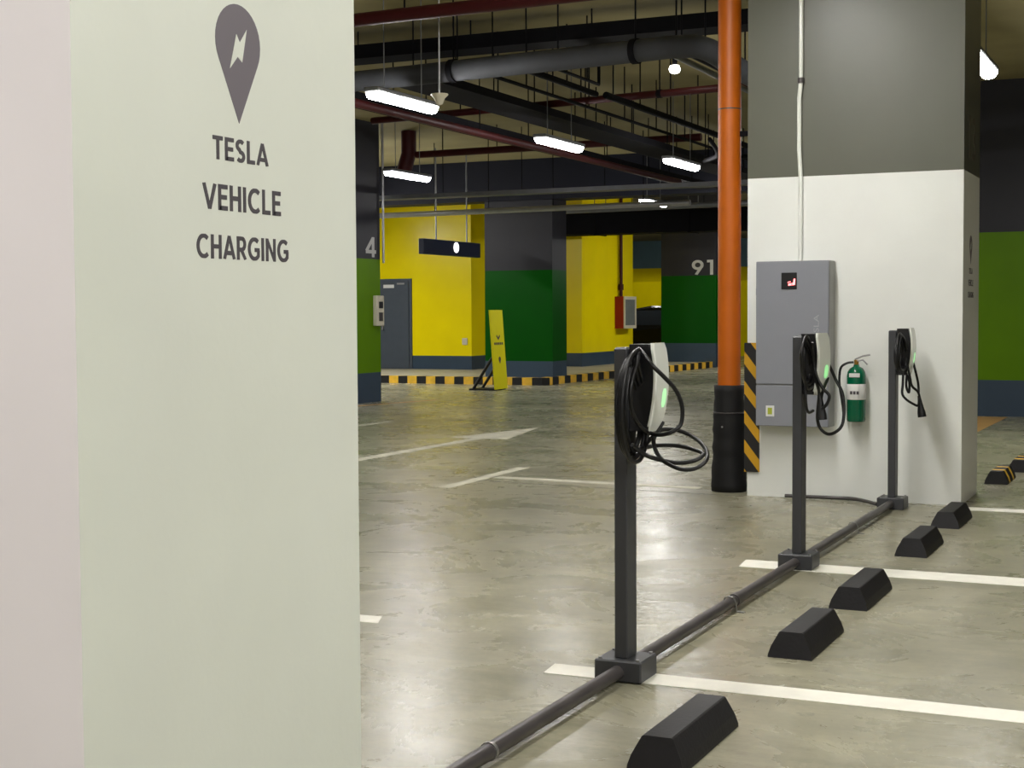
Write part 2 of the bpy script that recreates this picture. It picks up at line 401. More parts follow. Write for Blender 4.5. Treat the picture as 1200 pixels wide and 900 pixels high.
def stroke_text(name, body, m, parent, face, u0, u1, v0, v1, w, t=0.0008, gap=0.135):
    """flat lettering of even stroke, fitted to a u,v box on a face ('+X': u=Y, '-Y': u=X)"""
    tot = sum(GLYPH[c][0] for c in body)+gap*(len(body)-1)
    b = MB(); x = 0.0; su = (u1-u0)/tot; sv = v1-v0; lay = 0
    for c in body:
        wd, strokes = GLYPH[c]
        for st_ in strokes:
            P = [Vector((p[0], p[1])) for p in st_]; n = len(P); vs = []
            lay = (lay+1) % 3
            for i in range(n):
                d0 = (P[i]-P[i-1]).normalized() if i > 0 else None
                d1 = (P[i+1]-P[i]).normalized() if i < n-1 else None
                if d0 is None: d0 = d1
                if d1 is None: d1 = d0
                tt = (d0+d1).normalized(); nn = Vector((-tt.y, tt.x)); k = T_/max(0.5, nn.dot(Vector((-d0.y, d0.x))))
                for sgn in (1,-1):
                    q = P[i]+nn*k*sgn
                    uu = u0+(x+q.x)*su; vv = v0+min(1,max(0,q.y))*sv
                    for dd in (0, t+lay*0.00008):
                        vs.append((w+dd, uu, vv) if face == '+X' else (uu, w-dd, vv))
            fs = []
            for i in range(n-1):
                a = i*4; e = a+4
                fs += [(a+1,a+3,e+3,e+1),(a,e,e+2,a+2),(a,a+1,e+1,e),(a+2,e+2,e+3,a+3)]
            fs += [(0,2,3,1),((n-1)*4,(n-1)*4+1,(n-1)*4+3,(n-1)*4+2)]
            b.add(vs, fs)
        x += wd+gap
    return b.build(name, m, parent)

def pin_poly(cy, cz_top, cz_bot, r):
    """teardrop map pin outline in (y,z)"""
    zc = cz_top - r; pts = []
    h = zc - cz_bot; a0 = math.asin(r*0.98/h)
    for k in range(25):
        a = -a0*1.05 + (math.pi + 2*a0*1.05)*k/24
        pts.append((cy + r*math.cos(a), zc + r*math.sin(a)*1.0))
    pts.append((cy, cz_bot)); return pts
def face_poly(name, poly, x, m, parent, t=0.0008):
    b = MB(); b.prism(poly, 'x', x, x+t); return b.build(name, m, parent)
def sign_set(parent, x, dy, dz=0.0):
    pc = 2.336+dy
    face_poly('pin_logo', pin_poly(pc, 2.0285+dz, 1.808+dz, 0.0712), x, M['pin'], parent)
    bolt = [(-0.0064,0.0208),(0.0041,0.0067),(0.0267,0.0337),(0.0110,-0.0291),(-0.0033,-0.0207),(-0.0281,-0.0454)]
    face_poly('bolt_mark', [(pc+a*1.0, 1.952+dz+b_) for a,b_ in bolt], x+0.0008, M['green_white'], parent)
    for tx,u0,u1,v0,v1 in (('TESLA',2.2526,2.4290,1.7355,1.7785),('VEHICLE',2.2215,2.4712,1.6430,1.6905),('CHARGING',2.2003,2.4960,1.5535,1.5975)):
        stroke_text('lettering', tx, M['letter'], parent, '+X', u0+dy, u1+dy, v0+dz, v1+dz, x)
sign_set(near, -1.645, 0.0)
sign_set(right, -1.63, 9.52)
stroke_text('numeral', '13', M['dimnumeral'], right, '+X', 11.66, 12.08, 2.60, 2.93, -1.63, 0.001)
stroke_text('numeral', '4', M['numeral'], col4, '+X', 21.16, 21.50, 2.39, 2.72, -12.45, 0.002)
stroke_text('numeral', '91', M['numeral'], c91, '-Y', -12.36, -11.77, 2.45, 2.84, 38.0, 0.002, gap=0.2)
o = MB().bbox(-12.45,-12.37,21.38,21.62,1.26,1.76,0.01).build('switch_box', M['cream']); tag(o,'pale switch box on the lime green pillar beneath its numeral 4','switch box')
MB().bbox(-12.37,-12.355,21.44,21.56,1.55,1.66,0.005).build('dial', M['black'], o)
MB().bbox(-12.37,-12.36,21.44,21.56,1.34,1.48,0.003).build('switch_row', M['pipe'], o)

# ------------------------------------------------------------------ floor markings
def strip(name, poly, m, label, cat='floor line', group=None, z=0.002):
    o = MB().prism(poly, 'z', 0.0004, z).build(name, m); return tag(o, label, cat, group)
strip('stall_line', [(-2.40,5.455),(3.0,5.455),(3.0,5.62),(-2.42,5.62)], M['line'], 'nearest white stall line passing under the front charging post')
strip('stall_line', [(-2.39,8.21),(3.0,8.18),(3.0,8.42),(-2.42,8.46)], M['line'], 'white stall line passing under the middle charging post')
strip('stall_line', [(-1.60,11.21),(3.0,11.21),(3.0,11.38),(-1.60,11.38)], M['line'], 'white stall line starting at the foot of the big white pillar')
strip('stall_line', [(-4.7,6.0),(-3.50,6.03),(-3.56,6.17),(-4.7,6.14)], M['line'], 'short white line end appearing beside the close white pillar')
strip('bay_line', [(-5.80,11.0),(-5.68,11.0),(-5.74,12.75),(-5.86,12.73)], M['oldline'], 'slanting worn white bay line on the open driveway')
strip('bay_line', [(-5.68,11.82),(-3.76,11.72),(-3.76,11.86),(-5.68,11.97)], M['oldline'], 'worn white line leading towards the foot of the orange pipe')
strip('bay_line', [(-10.05,16.4),(-9.93,16.4),(-9.93,17.6),(-10.05,17.6)], M['oldline'], 'short faint white dash beyond the painted arrow')
strip('bay_line', [(-12.3,20.0),(-12.18,20.0),(-11.7,22.3),(-11.85,22.3)], M['tanline'], 'faint tan line at the foot of the lime pillar with numeral 4')
strip('bay_line', [(-2.85,18.6),(-2.45,18.6),(-2.42,21.3),(-2.85,21.3)], M['tanline'], 'faint tan patch on the floor before the right edge pillar')
strip('direction_arrow', [(-7.74,10.8),(-7.56,10.8),(-7.58,15.53),(-7.28,15.53),(-7.662,17.32),(-8.02,15.53),(-7.72,15.53)], M['oldline'], 'worn white arrow painted on the driveway pointing away', 'floor arrow')
strip('floor_joint', [(-5.6,11.58),(-3.28,11.38),(-3.28,11.395),(-5.6,11.60)], M['joint'], 'thin dark joint line in the floor by the big white pillar', 'floor joint', z=0.0012)

# ------------------------------------------------------------------ kerb of painted blocks
kerb = thing('striped_kerb', 'long black and yellow striped kerb edging the raised walkway', 'kerb')
def kblock(a, b, w, mi, i):
    a = Vector(a); b = Vector(b); t = (b-a).normalized(); n = Vector((-t.y, t.x, 0))
    sl = t*0.05
    q = [a-sl, b-sl, b+n*w+sl, a+n*w+sl]
    m = MB(); g = 0.004
    vs = [Vector((p.x,p.y,0)) for p in q] + [Vector((p.x,p.y,0.155)) for p in q]
    m.add(vs, [(3,2,1,0),(4,5,6,7),(0,1,5,4),(1,2,6,5),(2,3,7,6),(3,0,4,7)])
    m.build('kerb_block', M['kerb_y'] if mi else M['kerb_b'], kerb)
p0 = Vector((-18.2,27.45,0)); p1 = Vector((-12.03,27.45,0)); n = 28
for i in range(n): kblock(p0+(p1-p0)*i/n, p0+(p1-p0)*(i+0.985)/n, 0.17, i % 2 == 0, i)
p0 = Vector((-12.03,27.62,0)); p1 = Vector((-11.78,38.4,0)); n = 36
for i in range(n): kblock(p0+(p1-p0)*i/n, p0+(p1-p0)*(i+0.985)/n, 0.17, i % 2 == 0, i)

# ------------------------------------------------------------------ charging posts
GP = 'charging posts along the floor pipe'
def plate_x(z):
    t = (z-1.195)/0.17
    return 0.140 - (0.024*t*t if t > 0 else 0.022*t*t)
def charger_parts(root, turn=0.0):
    # root origin: post axis on the floor
    b = MB(); b.bbox(-0.098,0.098,-0.095,0.095,0.0,0.085,0.006); b.build('base_box', M['post'], root)
    for sx,sy in ((-1,-1),(1,-1),(1,1),(-1,1)):
        MB().cyl((sx*0.078,sy*0.078,0.084),(sx*0.078,sy*0.078,0.092),0.008,8).build('bolt', M['steel'], root)
    MB().bbox(-0.027,0.027,-0.055,0.055,0.085,1.31,0.004).build('post', M['post'], root)
    MB().bbox(-0.022,0.022,-0.05,0.05,1.309,1.313,0.001).build('post_cap', M['tray'], root)
    # wall connector on the +X side of the post: black rounded body, cable cradle, bowed white face plate
    body = MB()
    prof = [(0.030,0.985),(0.030,1.325),(0.108,1.325),(0.126,1.25),(0.131,1.18),(0.124,1.08),(0.105,0.985)]
    body.prism(prof, 'y', -0.035+0.0, 0.105)
    bd = body.build('wall_connector', M['black'], root)
    MB().cyl((0.030,0.03,1.17),(0.075,0.03,1.17),0.055,20).build('cable_cradle', M['black'], bd)
    fp = MB(); rows = []
    N = 14
    for i in range(N+1):
        z = 0.982 + (1.330-0.982)*i/N
        t = (z-1.19)/0.17
        x = plate_x(z)
        hw = 0.078*(1 - 0.2*max(0, -t-0.55)**1.5)
        if i in (0, N): hw -= 0.012
        rows.append((x, hw, z))
    vs = []
    for x,hw,z in rows: vs += [(x,0.035-hw,z),(x+0.005,0.035-hw+0.008,z),(x+0.005,0.035+hw-0.008,z),(x,0.035+hw,z)]
    for x,hw,z in rows: vs += [(x-0.008,0.035-hw,z),(x-0.008,0.035+hw,z)]
    fs = []; o2 = 4*(N+1)
    for i in range(N):
        for k in range(3): fs.append((i*4+k,i*4+k+1,i*4+k+5,i*4+k+4))
        fs.append((o2+i*2,o2+i*2+2,o2+i*2+3,o2+i*2+1)); fs.append((i*4,i*4+4,o2+i*2+2,o2+i*2)); fs.append((i*4+3,o2+i*2+1,o2+i*2+3,i*4+7))
    fs.append((0,o2,o2+1,3,2,1)); e=N*4; e2=o2+N*2; fs.append((e,e+1,e+2,e+3,e2+1,e2))
    fp.add(vs, fs); fp.build('face_plate', M['plate'], bd)
    led = MB(); pts = []
    for z in (1.075,1.09,1.105,1.12,1.135,1.15):
        x = plate_x(z)+0.0055
        w = 0.024 if 1.08 < z < 1.14 else 0.013
        pts.append((x,w,z))
    vs = []; 
    for x,w,z in pts: vs += [(x,0.06-w,z),(x,0.06+w,z),(x-0.003,0.06-w,z),(x-0.003,0.06+w,z)]
    fs = []
    for i in range(len(pts)-1):
        a=i*4; fs += [(a,a+1,a+5,a+4),(a+2,a+6,a+7,a+3),(a,a+4,a+6,a+2),(a+1,a+3,a+7,a+5)]
    led.add(vs, fs).build('status_light', M['led'], bd)
    if turn:
        bd.rotation_euler = (0,0,turn); bd.location = Vector((0.03,0.035,0)) - Matrix.Rotation(turn,3,'Z') @ Vector((0.03,0.035,0))
    # holstered plug socket on the far side
    MB().bbox(0.06,0.11,0.113,0.150,1.10,1.20,0.006).build('holster', M['black'], bd)
    return bd
def coil(root, loops, r=0.0085):
    b = MB()
    for pts, closed in loops: b.tube(smooth_path(pts, 8, closed), r, 8, closed=closed)
    return b.build('charging_cable', M['cable'], root)
def handle(root, a, b_):
    a = Vector(a); b_ = Vector(b_); m = MB(); t = b_-a
    m.tube([a, a+t*0.3, a+t*0.55, a+t*0.8, b_], 0.02, 12, rads=[0.011,0.016,0.022,0.03,0.031])
    return m.build('plug_handle', M['black'], root)

C1_A = [(0.085,-0.076,1.306),(0.085,-0.161,1.282),(0.085,-0.236,1.205),(0.085,-0.266,1.103),(0.085,-0.258,1.011),(0.085,-0.224,0.935),(0.085,-0.157,0.88),(0.085,-0.063,0.877),(0.085,0.002,0.929),(0.085,0.021,0.991),(0.085,0.017,1.067),(0.085,-0.011,1.151),(0.085,-0.062,1.217),(0.085,-0.093,1.271)]
C1_A2 = [(0.06,-0.011,1.298),(0.06,-0.066,1.267),(0.06,-0.129,1.188),(0.06,-0.156,1.096),(0.06,-0.148,1.002),(0.06,-0.112,0.937),(0.06,-0.059,0.892),(0.06,0.006,0.899),(0.06,0.052,0.949),(0.06,0.073,1.012),(0.06,0.074,1.07),(0.06,0.044,1.148),(0.06,-0.008,1.214),(0.06,-0.03,1.259)]
C1_B = [(0.1,-0.121,1.281),(0.1,-0.178,1.215),(0.1,-0.21,1.161),(0.1,-0.202,1.087),(0.1,-0.131,1.024),(0.1,-0.021,0.983),(0.146,-0.03,0.974),(0.196,-0.06,0.982),(0.226,-0.05,0.997),(0.242,-0.03,1.024),(0.244,-0.03,1.086),(0.226,-0.05,1.149),(0.194,-0.09,1.2),(0.152,-0.12,1.25),(0.09,-0.066,1.301),(0.06,-0.03,1.31)]
C1_D = [(0.082,0.02,0.933),(0.098,0.04,0.958),(0.121,0.08,0.983),(0.175,0.1,0.984),(0.235,0.1,0.964),(0.294,0.06,0.937),(0.336,0.0,0.906),(0.348,-0.06,0.88),(0.32,-0.1,0.855),(0.275,-0.12,0.852),(0.226,-0.11,0.865),(0.18,-0.09,0.886),(0.143,-0.05,0.916),(0.121,-0.01,0.95),(0.113,0.05,0.973),(0.121,0.1,1.012)]
C1_E = [(0.09,-0.14,0.916),(0.082,0.02,0.919),(0.132,0.05,0.925),(0.202,0.06,0.924),(0.268,0.04,0.914),(0.32,0.0,0.901),(0.303,-0.05,0.881),(0.249,-0.08,0.872),(0.187,-0.09,0.88),(0.125,-0.1,0.898),(0.09,-0.167,0.943)]
C2_A = [(0.085,-0.203,1.312),(0.085,-0.291,1.239),(0.085,-0.275,1.145),(0.085,-0.229,1.071),(0.085,-0.138,1.022),(0.085,-0.014,1.046),(0.085,0.016,1.12),(0.085,-0.033,1.211),(0.085,-0.111,1.279)]
C2_A2 = [(0.06,-0.07,1.299),(0.06,-0.139,1.236),(0.06,-0.138,1.147),(0.06,-0.082,1.071),(0.06,-0.02,1.046),(0.06,0.043,1.066),(0.06,0.067,1.133),(0.06,0.024,1.209),(0.06,-0.039,1.27)]
C2_B = [(0.07,-0.137,1.044),(0.07,-0.145,0.971),(0.07,-0.12,0.91),(0.07,-0.058,0.886),(0.07,0.029,0.89)]
C2_D = [(0.1,-0.127,1.28),(0.1,-0.079,1.16),(0.121,-0.12,1.074),(0.135,-0.1,0.999),(0.119,-0.06,0.908),(0.11,-0.03,0.846),(0.125,-0.02,0.794),(0.166,-0.02,0.765),(0.211,-0.02,0.778),(0.242,0.0,0.818),(0.245,0.03,0.898),(0.228,0.06,0.993),(0.182,0.1,1.065),(0.139,0.14,1.138),(0.108,0.16,1.183)]
C2_E = [(0.112,-0.13,1.14),(0.135,-0.13,1.074),(0.165,-0.13,1.023),(0.198,-0.13,0.987),(0.187,-0.13,0.943),(0.161,-0.13,0.913)]
C2_G = [(0.142,0.08,1.073),(0.144,-0.02,1.025),(0.148,-0.08,0.998),(0.143,-0.1,0.948)]
C3_A = [(0.085,-0.283,1.286),(0.085,-0.367,1.215),(0.085,-0.398,1.119),(0.085,-0.339,1.036),(0.085,-0.162,1.013),(0.085,-0.028,1.041),(0.085,0.013,1.148),(0.085,-0.059,1.241),(0.085,-0.173,1.28)]
C3_D = [(0.09,-0.102,1.044),(0.09,-0.12,0.929),(0.09,-0.139,0.855),(0.112,-0.1,0.812),(0.154,-0.06,0.778),(0.185,-0.03,0.767),(0.185,0.0,0.825)]
C3_E = [(0.1,-0.046,1.108),(0.135,-0.1,0.986),(0.144,-0.06,0.91),(0.18,-0.03,0.868),(0.19,0.0,0.825),(0.199,0.0,0.775)]
C3_F = [(0.124,0.1,1.079),(0.152,0.06,0.997),(0.175,0.02,0.924),(0.183,0.0,0.858)]
C3_G = [(0.111,-0.08,0.994),(0.107,-0.08,0.911),(0.126,-0.08,0.861),(0.13,-0.08,0.928),(0.115,-0.08,0.985)]
def shrink(pts, k, dx=0.0):
    c = sum((Vector(p) for p in pts), Vector())/len(pts)
    return [(p[0]+dx, c.y+(p[1]-c.y)*k, c.z+(p[2]-c.z)*k) for p in pts]

P1 = thing('charging_post', 'nearest charging post, wide loops of black cable hanging out', 'charging post', (-2.07,5.52,0.0025), GP)
charger_parts(P1)
coil(P1, [(C1_A,True),(C1_A2,True),(shrink(C1_A2,0.93,-0.018),True),(shrink(C1_A,0.94,-0.012),True),(shrink(C1_A,0.87,-0.028),True),(C1_B,False),(C1_D,False),(C1_E,False)])
P2 = thing('charging_post', 'middle charging post in front of the grey cabinet', 'charging post', (-2.07,8.315,0.0025), GP)
charger_parts(P2, -0.2)
coil(P2, [(C2_A,True),(C2_A2,True),(shrink(C2_A,0.85,-0.008),True),(shrink(C2_A,0.7,-0.016),True),(shrink(C2_A2,0.8,-0.01),True),(C2_B,False),(C2_D,False),(C2_E,False),(C2_G,False)], 0.009)
handle(P2, (0.137,-0.1,1.0), (0.150,-0.1,0.850))
P3 = thing('charging_post', 'farthest charging post standing against the big white pillar', 'charging post', (-2.07,11.12,0), GP)
charger_parts(P3)
C3_A = [(x, y*0.8-0.02, z) for x,y,z in C3_A]
coil(P3, [(C3_A,True),(shrink(C3_A,0.86,-0.012),True),(shrink(C3_A,0.72,-0.022),True),(shrink(C3_A,0.9,0.012),True),(C3_D,False),(C3_E,False),(C3_F,False),(C3_G,False)], 0.009)
handle(P3, (0.185,0.0,0.835), (0.209,0.0,0.68))

# floor pipe between the posts
def floor_pipe(y0, y1, label, clamps, coup):
    t = thing('floor_pipe', label, 'pipe', (-2.07,0,0), 'steel pipe runs between the charging posts')
    MB().tube([(0,y0,0.042),(0,(y0+y1)/2,0.042),(0,y1,0.042)], 0.0275, 14).build('pipe_run', M['pipe'], t)
    for y in coup: MB().cyl((0,y-0.035,0.042),(0,y+0.035,0.042),0.033,14).build('coupling', M['pipe'], t)
    for y in clamps:
        b = MB()
        pts = [(-0.065,y,0.004),(-0.036,y,0.006),(-0.034,y,0.045),(-0.02,y,0.072),(0,y,0.077),(0.02,y,0.072),(0.034,y,0.045),(0.036,y,0.006),(0.075,y,0.004)]
        vs = []
        for p in pts: vs += [(p[0],y-0.012,p[2]),(p[0],y+0.012,p[2]),(p[0],y-0.012,p[2]-0.004 if abs(p[0])>0.03 else p[2]-0.003),(p[0],y+0.012,p[2]-0.004 if abs(p[0])>0.03 else p[2]-0.003)]
        fs = []
        for i in range(len(pts)-1):
            a=i*4; fs += [(a,a+1,a+5,a+4),(a+2,a+6,a+7,a+3),(a,a+4,a+6,a+2),(a+1,a+3,a+7,a+5)]
        b.add(vs, fs); b.build('pipe_clamp', M['steel'], t)
    return t
_fp = floor_pipe(2.6, 5.425, 'dark steel pipe on the floor coming from the bottom edge to the nearest charging post', [], [])
MB().cyl((0,4.262,0.042),(0,4.278,0.042),0.0315,14).build('coupling', M['steel'], _fp)
floor_pipe(5.615, 8.22, 'dark steel pipe on the floor between the nearest and middle charging posts', [6.95], [7.05])
floor_pipe(8.41, 11.025, 'dark steel pipe on the floor between the middle and farthest charging posts', [9.75], [])
o = MB().tube(smooth_path([(-2.95,11.40,0.02),(-2.6,11.41,0.02),(-2.4,11.395,0.02),(-2.19,11.15,0.02)],4), 0.014, 8).build('floor_conduit', M['pipe'])
tag(o, 'thin conduit lying along the foot of the big white pillar', 'conduit')

# ------------------------------------------------------------------ wheel stops
def wheel_stop(y0, y1, label, group='black rubber wheel stops', x=-1.555, banded=False):
    L = y1-y0
    prof = [(-0.093,0.0),(0.093,0.0),(0.093,0.012),(0.083,0.045),(0.052,0.104),(0.046,0.107),(-0.046,0.107),(-0.052,0.104),(-0.083,0.045),(-0.093,0.012)]
    b = MB(); n = len(prof)
    e = 0.03
    ring = lambda y, k=1.0: [(p[0]*k, y, p[1]*k) for p in prof]
    segs = [0.0,1.0] if not banded else [0,0.22,0.36,0.64,0.78,1.0]
    for i in range(len(segs)-1):
        r0 = [(p[0], segs[i]*L + (0.03*(p[1]/0.107) if i == 0 else 0), p[1]) for p in prof]
        r1 = [(p[0], segs[i+1]*L - (0.02*(p[1]/0.107) if i == len(segs)-2 else 0), p[1]) for p in prof]
        b.add(r0+r1, [(k,(k+1)%n,(k+1)%n+n,k+n) for k in range(n)], 1 if (banded and i % 2 == 1) else 0)
        if i == 0: b.add(r0, [tuple(range(n))], 0)
        if i == len(segs)-2: b.add(r1, [tuple(range(n-1,-1,-1))], 0)
    o = b.build('wheel_stop', [M['rubber'], M['kerb_y']], None, (x,y0,0)); return tag(o, label, 'wheel stop', group)
wheel_stop(4.40,5.02,'nearest black rubber wheel stop, cut by the bottom edge')
wheel_stop(6.09,6.71,'black wheel stop between the two nearest stall lines, second from the front')
wheel_stop(7.215,7.86,'black wheel stop whose far end reaches the middle stall line')
wheel_stop(8.925,9.56,'black wheel stop beyond the middle stall line, fourth from the front')
wheel_stop(10.20,10.83,'farthest black wheel stop of the near row, at the white pillar corner')
G2 = 'banded wheel stops behind the white pillar'
wheel_stop(12.97,13.59,'black and yellow banded wheel stop just behind the big white pillar', G2, -1.565, True)
wheel_stop(14.02,14.64,'banded wheel stop at the right edge, farther behind the white pillar', G2, -1.50, True)

# ------------------------------------------------------------------ items on the big white pillar
cab = thing('electrical_cabinet', 'tall grey electrical cabinet with small red display on the white pillar', 'cabinet', (-2.865,11.46,0))
MB().bbox(-0.285,0.285,-0.17,0,0.57,1.842,0.004).build('cabinet_body', M['cabside'], cab)
dr = MB().bbox(-0.285,0.279,-0.185,-0.172,0.896,1.84,0.004).build('door', M['cabinet'], cab)
MB().bbox(-0.285,0.279,-0.185,-0.172,0.572,0.886,0.004).build('lower_panel', M['cabinet'], cab)
disp = MB().bbox(-0.085,0.035,-0.192,-0.185,1.625,1.752,0.003).build('display', M['black'], cab)
g = MB()
g.prism([(-0.030,1.652),(-0.004,1.655),(-0.004,1.672),(-0.030,1.668)],'y',-0.1935,-0.192)
g.prism([(0.0,1.655),(0.022,1.658),(0.024,1.705),(0.012,1.706),(0.008,1.676),(0.0,1.673)],'y',-0.1935,-0.192)
g.prism([(-0.036,1.674),(-0.012,1.680),(-0.012,1.686),(-0.034,1.681)],'y',-0.1935,-0.192)
g.build('red_readout', M['reddisp'], disp)
st = MB().bbox(-0.205,-0.138,-0.190,-0.185,0.645,0.73,0.002).build('sticker', M['paper'], cab)
MB().box(-0.189,-0.154,-0.192,-0.190,0.662,0.713).build('sticker_panel', M['sticker'], st)
MB().bbox(-0.305,-0.285,-0.12,-0.08,1.58,1.64,0.004).build('latch', M['steel'], cab)
text_part('lettering', 'TESLA', M['faintletter'], cab, 'up', 0.165, 0.205, 1.20, 1.43, -0.185, 0.0008)

o = thing('cable_conduit', 'white conduit running up from the grey cabinet to the ceiling', 'conduit', (-2.845,11.46,0))
MB().cyl((0,-0.022,1.842),(0,-0.022,2.5),0.017,10).build('conduit_run', M['white_paint'], o)
MB().tube([(0,-0.022,2.5),(-0.012,-0.022,2.7),(-0.012,-0.022,3.1),(0,-0.022,3.23),(0,-0.022,4.598)],0.018,10).build('conduit_run', M['plate'], o)
MB().cyl((0,-0.022,3.21),(0,-0.022,3.25),0.026,10).build('coupling', M['pipe'], o)

ex = thing('fire_extinguisher', 'green fire extinguisher with white label hung on the white pillar', 'fire extinguisher', (-2.395,11.375,0))
MB().lathe([(0.03,0.613),(0.066,0.616),(0.071,0.63),(0.071,0.965),(0.066,0.995),(0.05,1.02),(0.024,1.035),(0.02,1.05)],(0,0,0),20).build('cylinder', M['ext'], ex)
MB().lathe([(0.0716,0.785),(0.0722,0.786),(0.0722,0.902),(0.0716,0.903)],(0,0,0),20).build('label_band', M['paper'], ex)
MB().bbox(-0.04,0.04,-0.075,-0.066,0.955,0.985,0.002).build('name_plate', M['paper'], ex)
for i in range(3): MB().box(-0.032+0.024*i,-0.014+0.024*i,-0.0745,-0.071,0.825,0.85).build('label_print', M['letter'], ex)
MB().cyl((0,0,1.04),(0,0,1.085),0.018,10).build('valve', M['brass'], ex)
MB().tube([(-0.01,-0.01,1.09),(0.05,-0.01,1.115),(0.105,-0.01,1.125)],0.007,6).build('lever', M['steel'], ex)
MB().tube([(0.0,-0.01,1.075),(0.05,-0.01,1.085),(0.085,-0.01,1.05)],0.006,6).build('grip', M['steel'], ex)
MB().tube(smooth_path([(-0.015,-0.03,1.068),(-0.06,-0.04,1.062),(-0.105,-0.05,1.03),(-0.118,-0.05,0.96),(-0.115,-0.05,0.88),(-0.102,-0.045,0.80),(-0.092,-0.04,0.72),(-0.088,-0.03,0.66)],5),0.009,8).build('hose', M['cable'], ex)
MB().box(-0.03,0.03,0.07,0.085,0.85,1.0).build('wall_bracket', M['steel'], ex)

gd = MB().box(0,0.10,-0.02,0,0,1.02).box(-0.02,0,-0.02,0.14,0,1.02)
o = gd.build('corner_guard', M['guard'], None, (-3.27,11.46,0.19)); tag(o,'black and yellow striped corner guard on the left edge of the white pillar','corner guard')

# orange pipe with rubber sleeve
op = thing('drain_pipe', 'tall bright orange pipe with black rubber sleeve left of the white pillar', 'pipe', (-3.49,11.70,0))
MB().cyl((0,0,0.0),(0,0,4.598),0.092,24).build('pipe_run', M['orange'], op)
MB().cyl((0,0,3.075),(0,0,3.085),0.094,24).build('joint_ring', M['pipe'], op)
rs = random.Random(3); pr = []
for i in range(18):
    z = 0.0+0.86*i/17; pr.append((0.118+0.028*(1-i/17)+rs.uniform(-0.006,0.006), z))
pr.append((0.094,0.862))
MB().lathe(pr,(0,0,0.001),20).build('rubber_sleeve', M['sleeve'], op)
MB().tube([(math.cos(a)*0.126,math.sin(a)*0.126,0.64) for a in [2*math.pi*k/20 for k in range(20)]],0.006,6,closed=True).build('tie_band', M['pipe'], op)
MB().cyl((-0.02,-0.122,0.53),(-0.02,-0.132,0.53),0.008,8).build('rivet', M['steel'], op)
MB().box(-0.02,0.22,-0.02,0.02,2.86,2.90).build('pipe_bracket', M['darkpipe'], op)

# ------------------------------------------------------------------ things by the yellow walls
sg = thing('board_sign', 'leaning yellow board sign on black legs in front of the green pillar', 'sign', (-12.10,25.6,0))
b = MB()
b.add([(0.0,-0.27,0.02),(0.0,0.27,0.02),(-0.11,0.27,1.52),(-0.11,-0.27,1.52),(-0.03,-0.27,0.02),(-0.03,0.27,0.02),(-0.14,0.27,1.52),(-0.14,-0.27,1.52)],
      [(0,1,2,3),(7,6,5,4),(0,4,5,1),(1,5,6,2),(2,6,7,3),(3,7,4,0)])
pn = b.build('board', M['sign_yellow'], sg)
def on_board(u, v): return (-0.11*(v-0.02)/1.5, u, v)
def bm_poly(name, poly, m):
    vs = [Vector(on_board(u,v))+Vector((0.001,0,0)) for u,v in poly]+[Vector(on_board(u,v))+Vector((0.005,0,0.0)) for u,v in poly]
    k=len(poly); MB().add(vs,[tuple(range(k)),tuple(range(2*k-1,k-1,-1))]+[(i,(i+1)%k,(i+1)%k+k,i+k) for i in range(k)]).build(name,m,pn)
bm_poly('tick_mark',[(-0.08,1.02),(0.0,0.95),(0.08,1.02),(0.06,1.05),(0.0,1.0),(-0.06,1.05)],M['letter'])
for i in range(5): bm_poly('print_block',[(-0.19+0.08*i,0.86),(-0.135+0.08*i,0.86),(-0.135+0.08*i,0.905),(-0.19+0.08*i,0.905)],M['letter'])
bm_poly('pin_mark',[(0.0,0.50),(0.045,0.57),(0.045,0.61),(0.0,0.64),(-0.045,0.61),(-0.045,0.57)],M['letter'])
for y in (-0.2,0.2):
    MB().tube([(-0.10,y,0.62),(-0.50,y,0.03)],0.03,6).build('leg', M['black'], sg)
MB().box(-0.58,-0.03,-0.24,0.24,0.0,0.03).build('foot_plate', M['black'], sg)

hs = thing('hanging_sign', 'dark navy box sign hung on two rods before the yellow wall', 'sign', (-13.3,25.85,2.72))
MB().bbox(-0.06,0.06,-1.2,1.2,-0.145,0.145,0.01).build('sign_box', M['signnavy'], hs)
MB().cyl((0.06,0.12,0.02),(0.068,0.12,0.02),0.10,20).build('sign_disc', M['signglow'], hs)
for y in (-0.6,0.7): MB().cyl((0,y,0.14),(0,y,CZ-2.722),0.014,8).build('hanger_rod', M['tray'], hs)

hc = thing('hose_cabinet', 'red fire hose cabinet with framed glass front on the far yellow wall', 'hose cabinet', (-13.88,36.7,0))
MB().box(0,0.24,-0.45,0.45,1.05,1.88).build('cabinet_body', M['red'], hc)
fr = MB(); fr.box(0.24,0.265,-0.45,0.45,1.05,1.13).box(0.24,0.265,-0.45,0.45,1.80,1.88).box(0.24,0.265,-0.45,-0.37,1.13,1.80).box(0.24,0.265,0.37,0.45,1.13,1.80)
fr.build('door_frame', M['cream'], hc)
MB().box(0.24,0.25,-0.37,0.37,1.13,1.80).build('glass_pane', M['glass'], hc)
o = thing('riser_pipe', 'thin dark red riser pipe above the hose cabinet on the far yellow wall', 'pipe', (-13.80,36.5,0))
MB().cyl((0,0,1.88),(0,0,4.59),0.045,10).build('pipe_run', M['redpipe'], o)
MB().cyl((0,0,2.05),(0,0,2.2),0.07,10).build('valve', M['redpipe'], o)

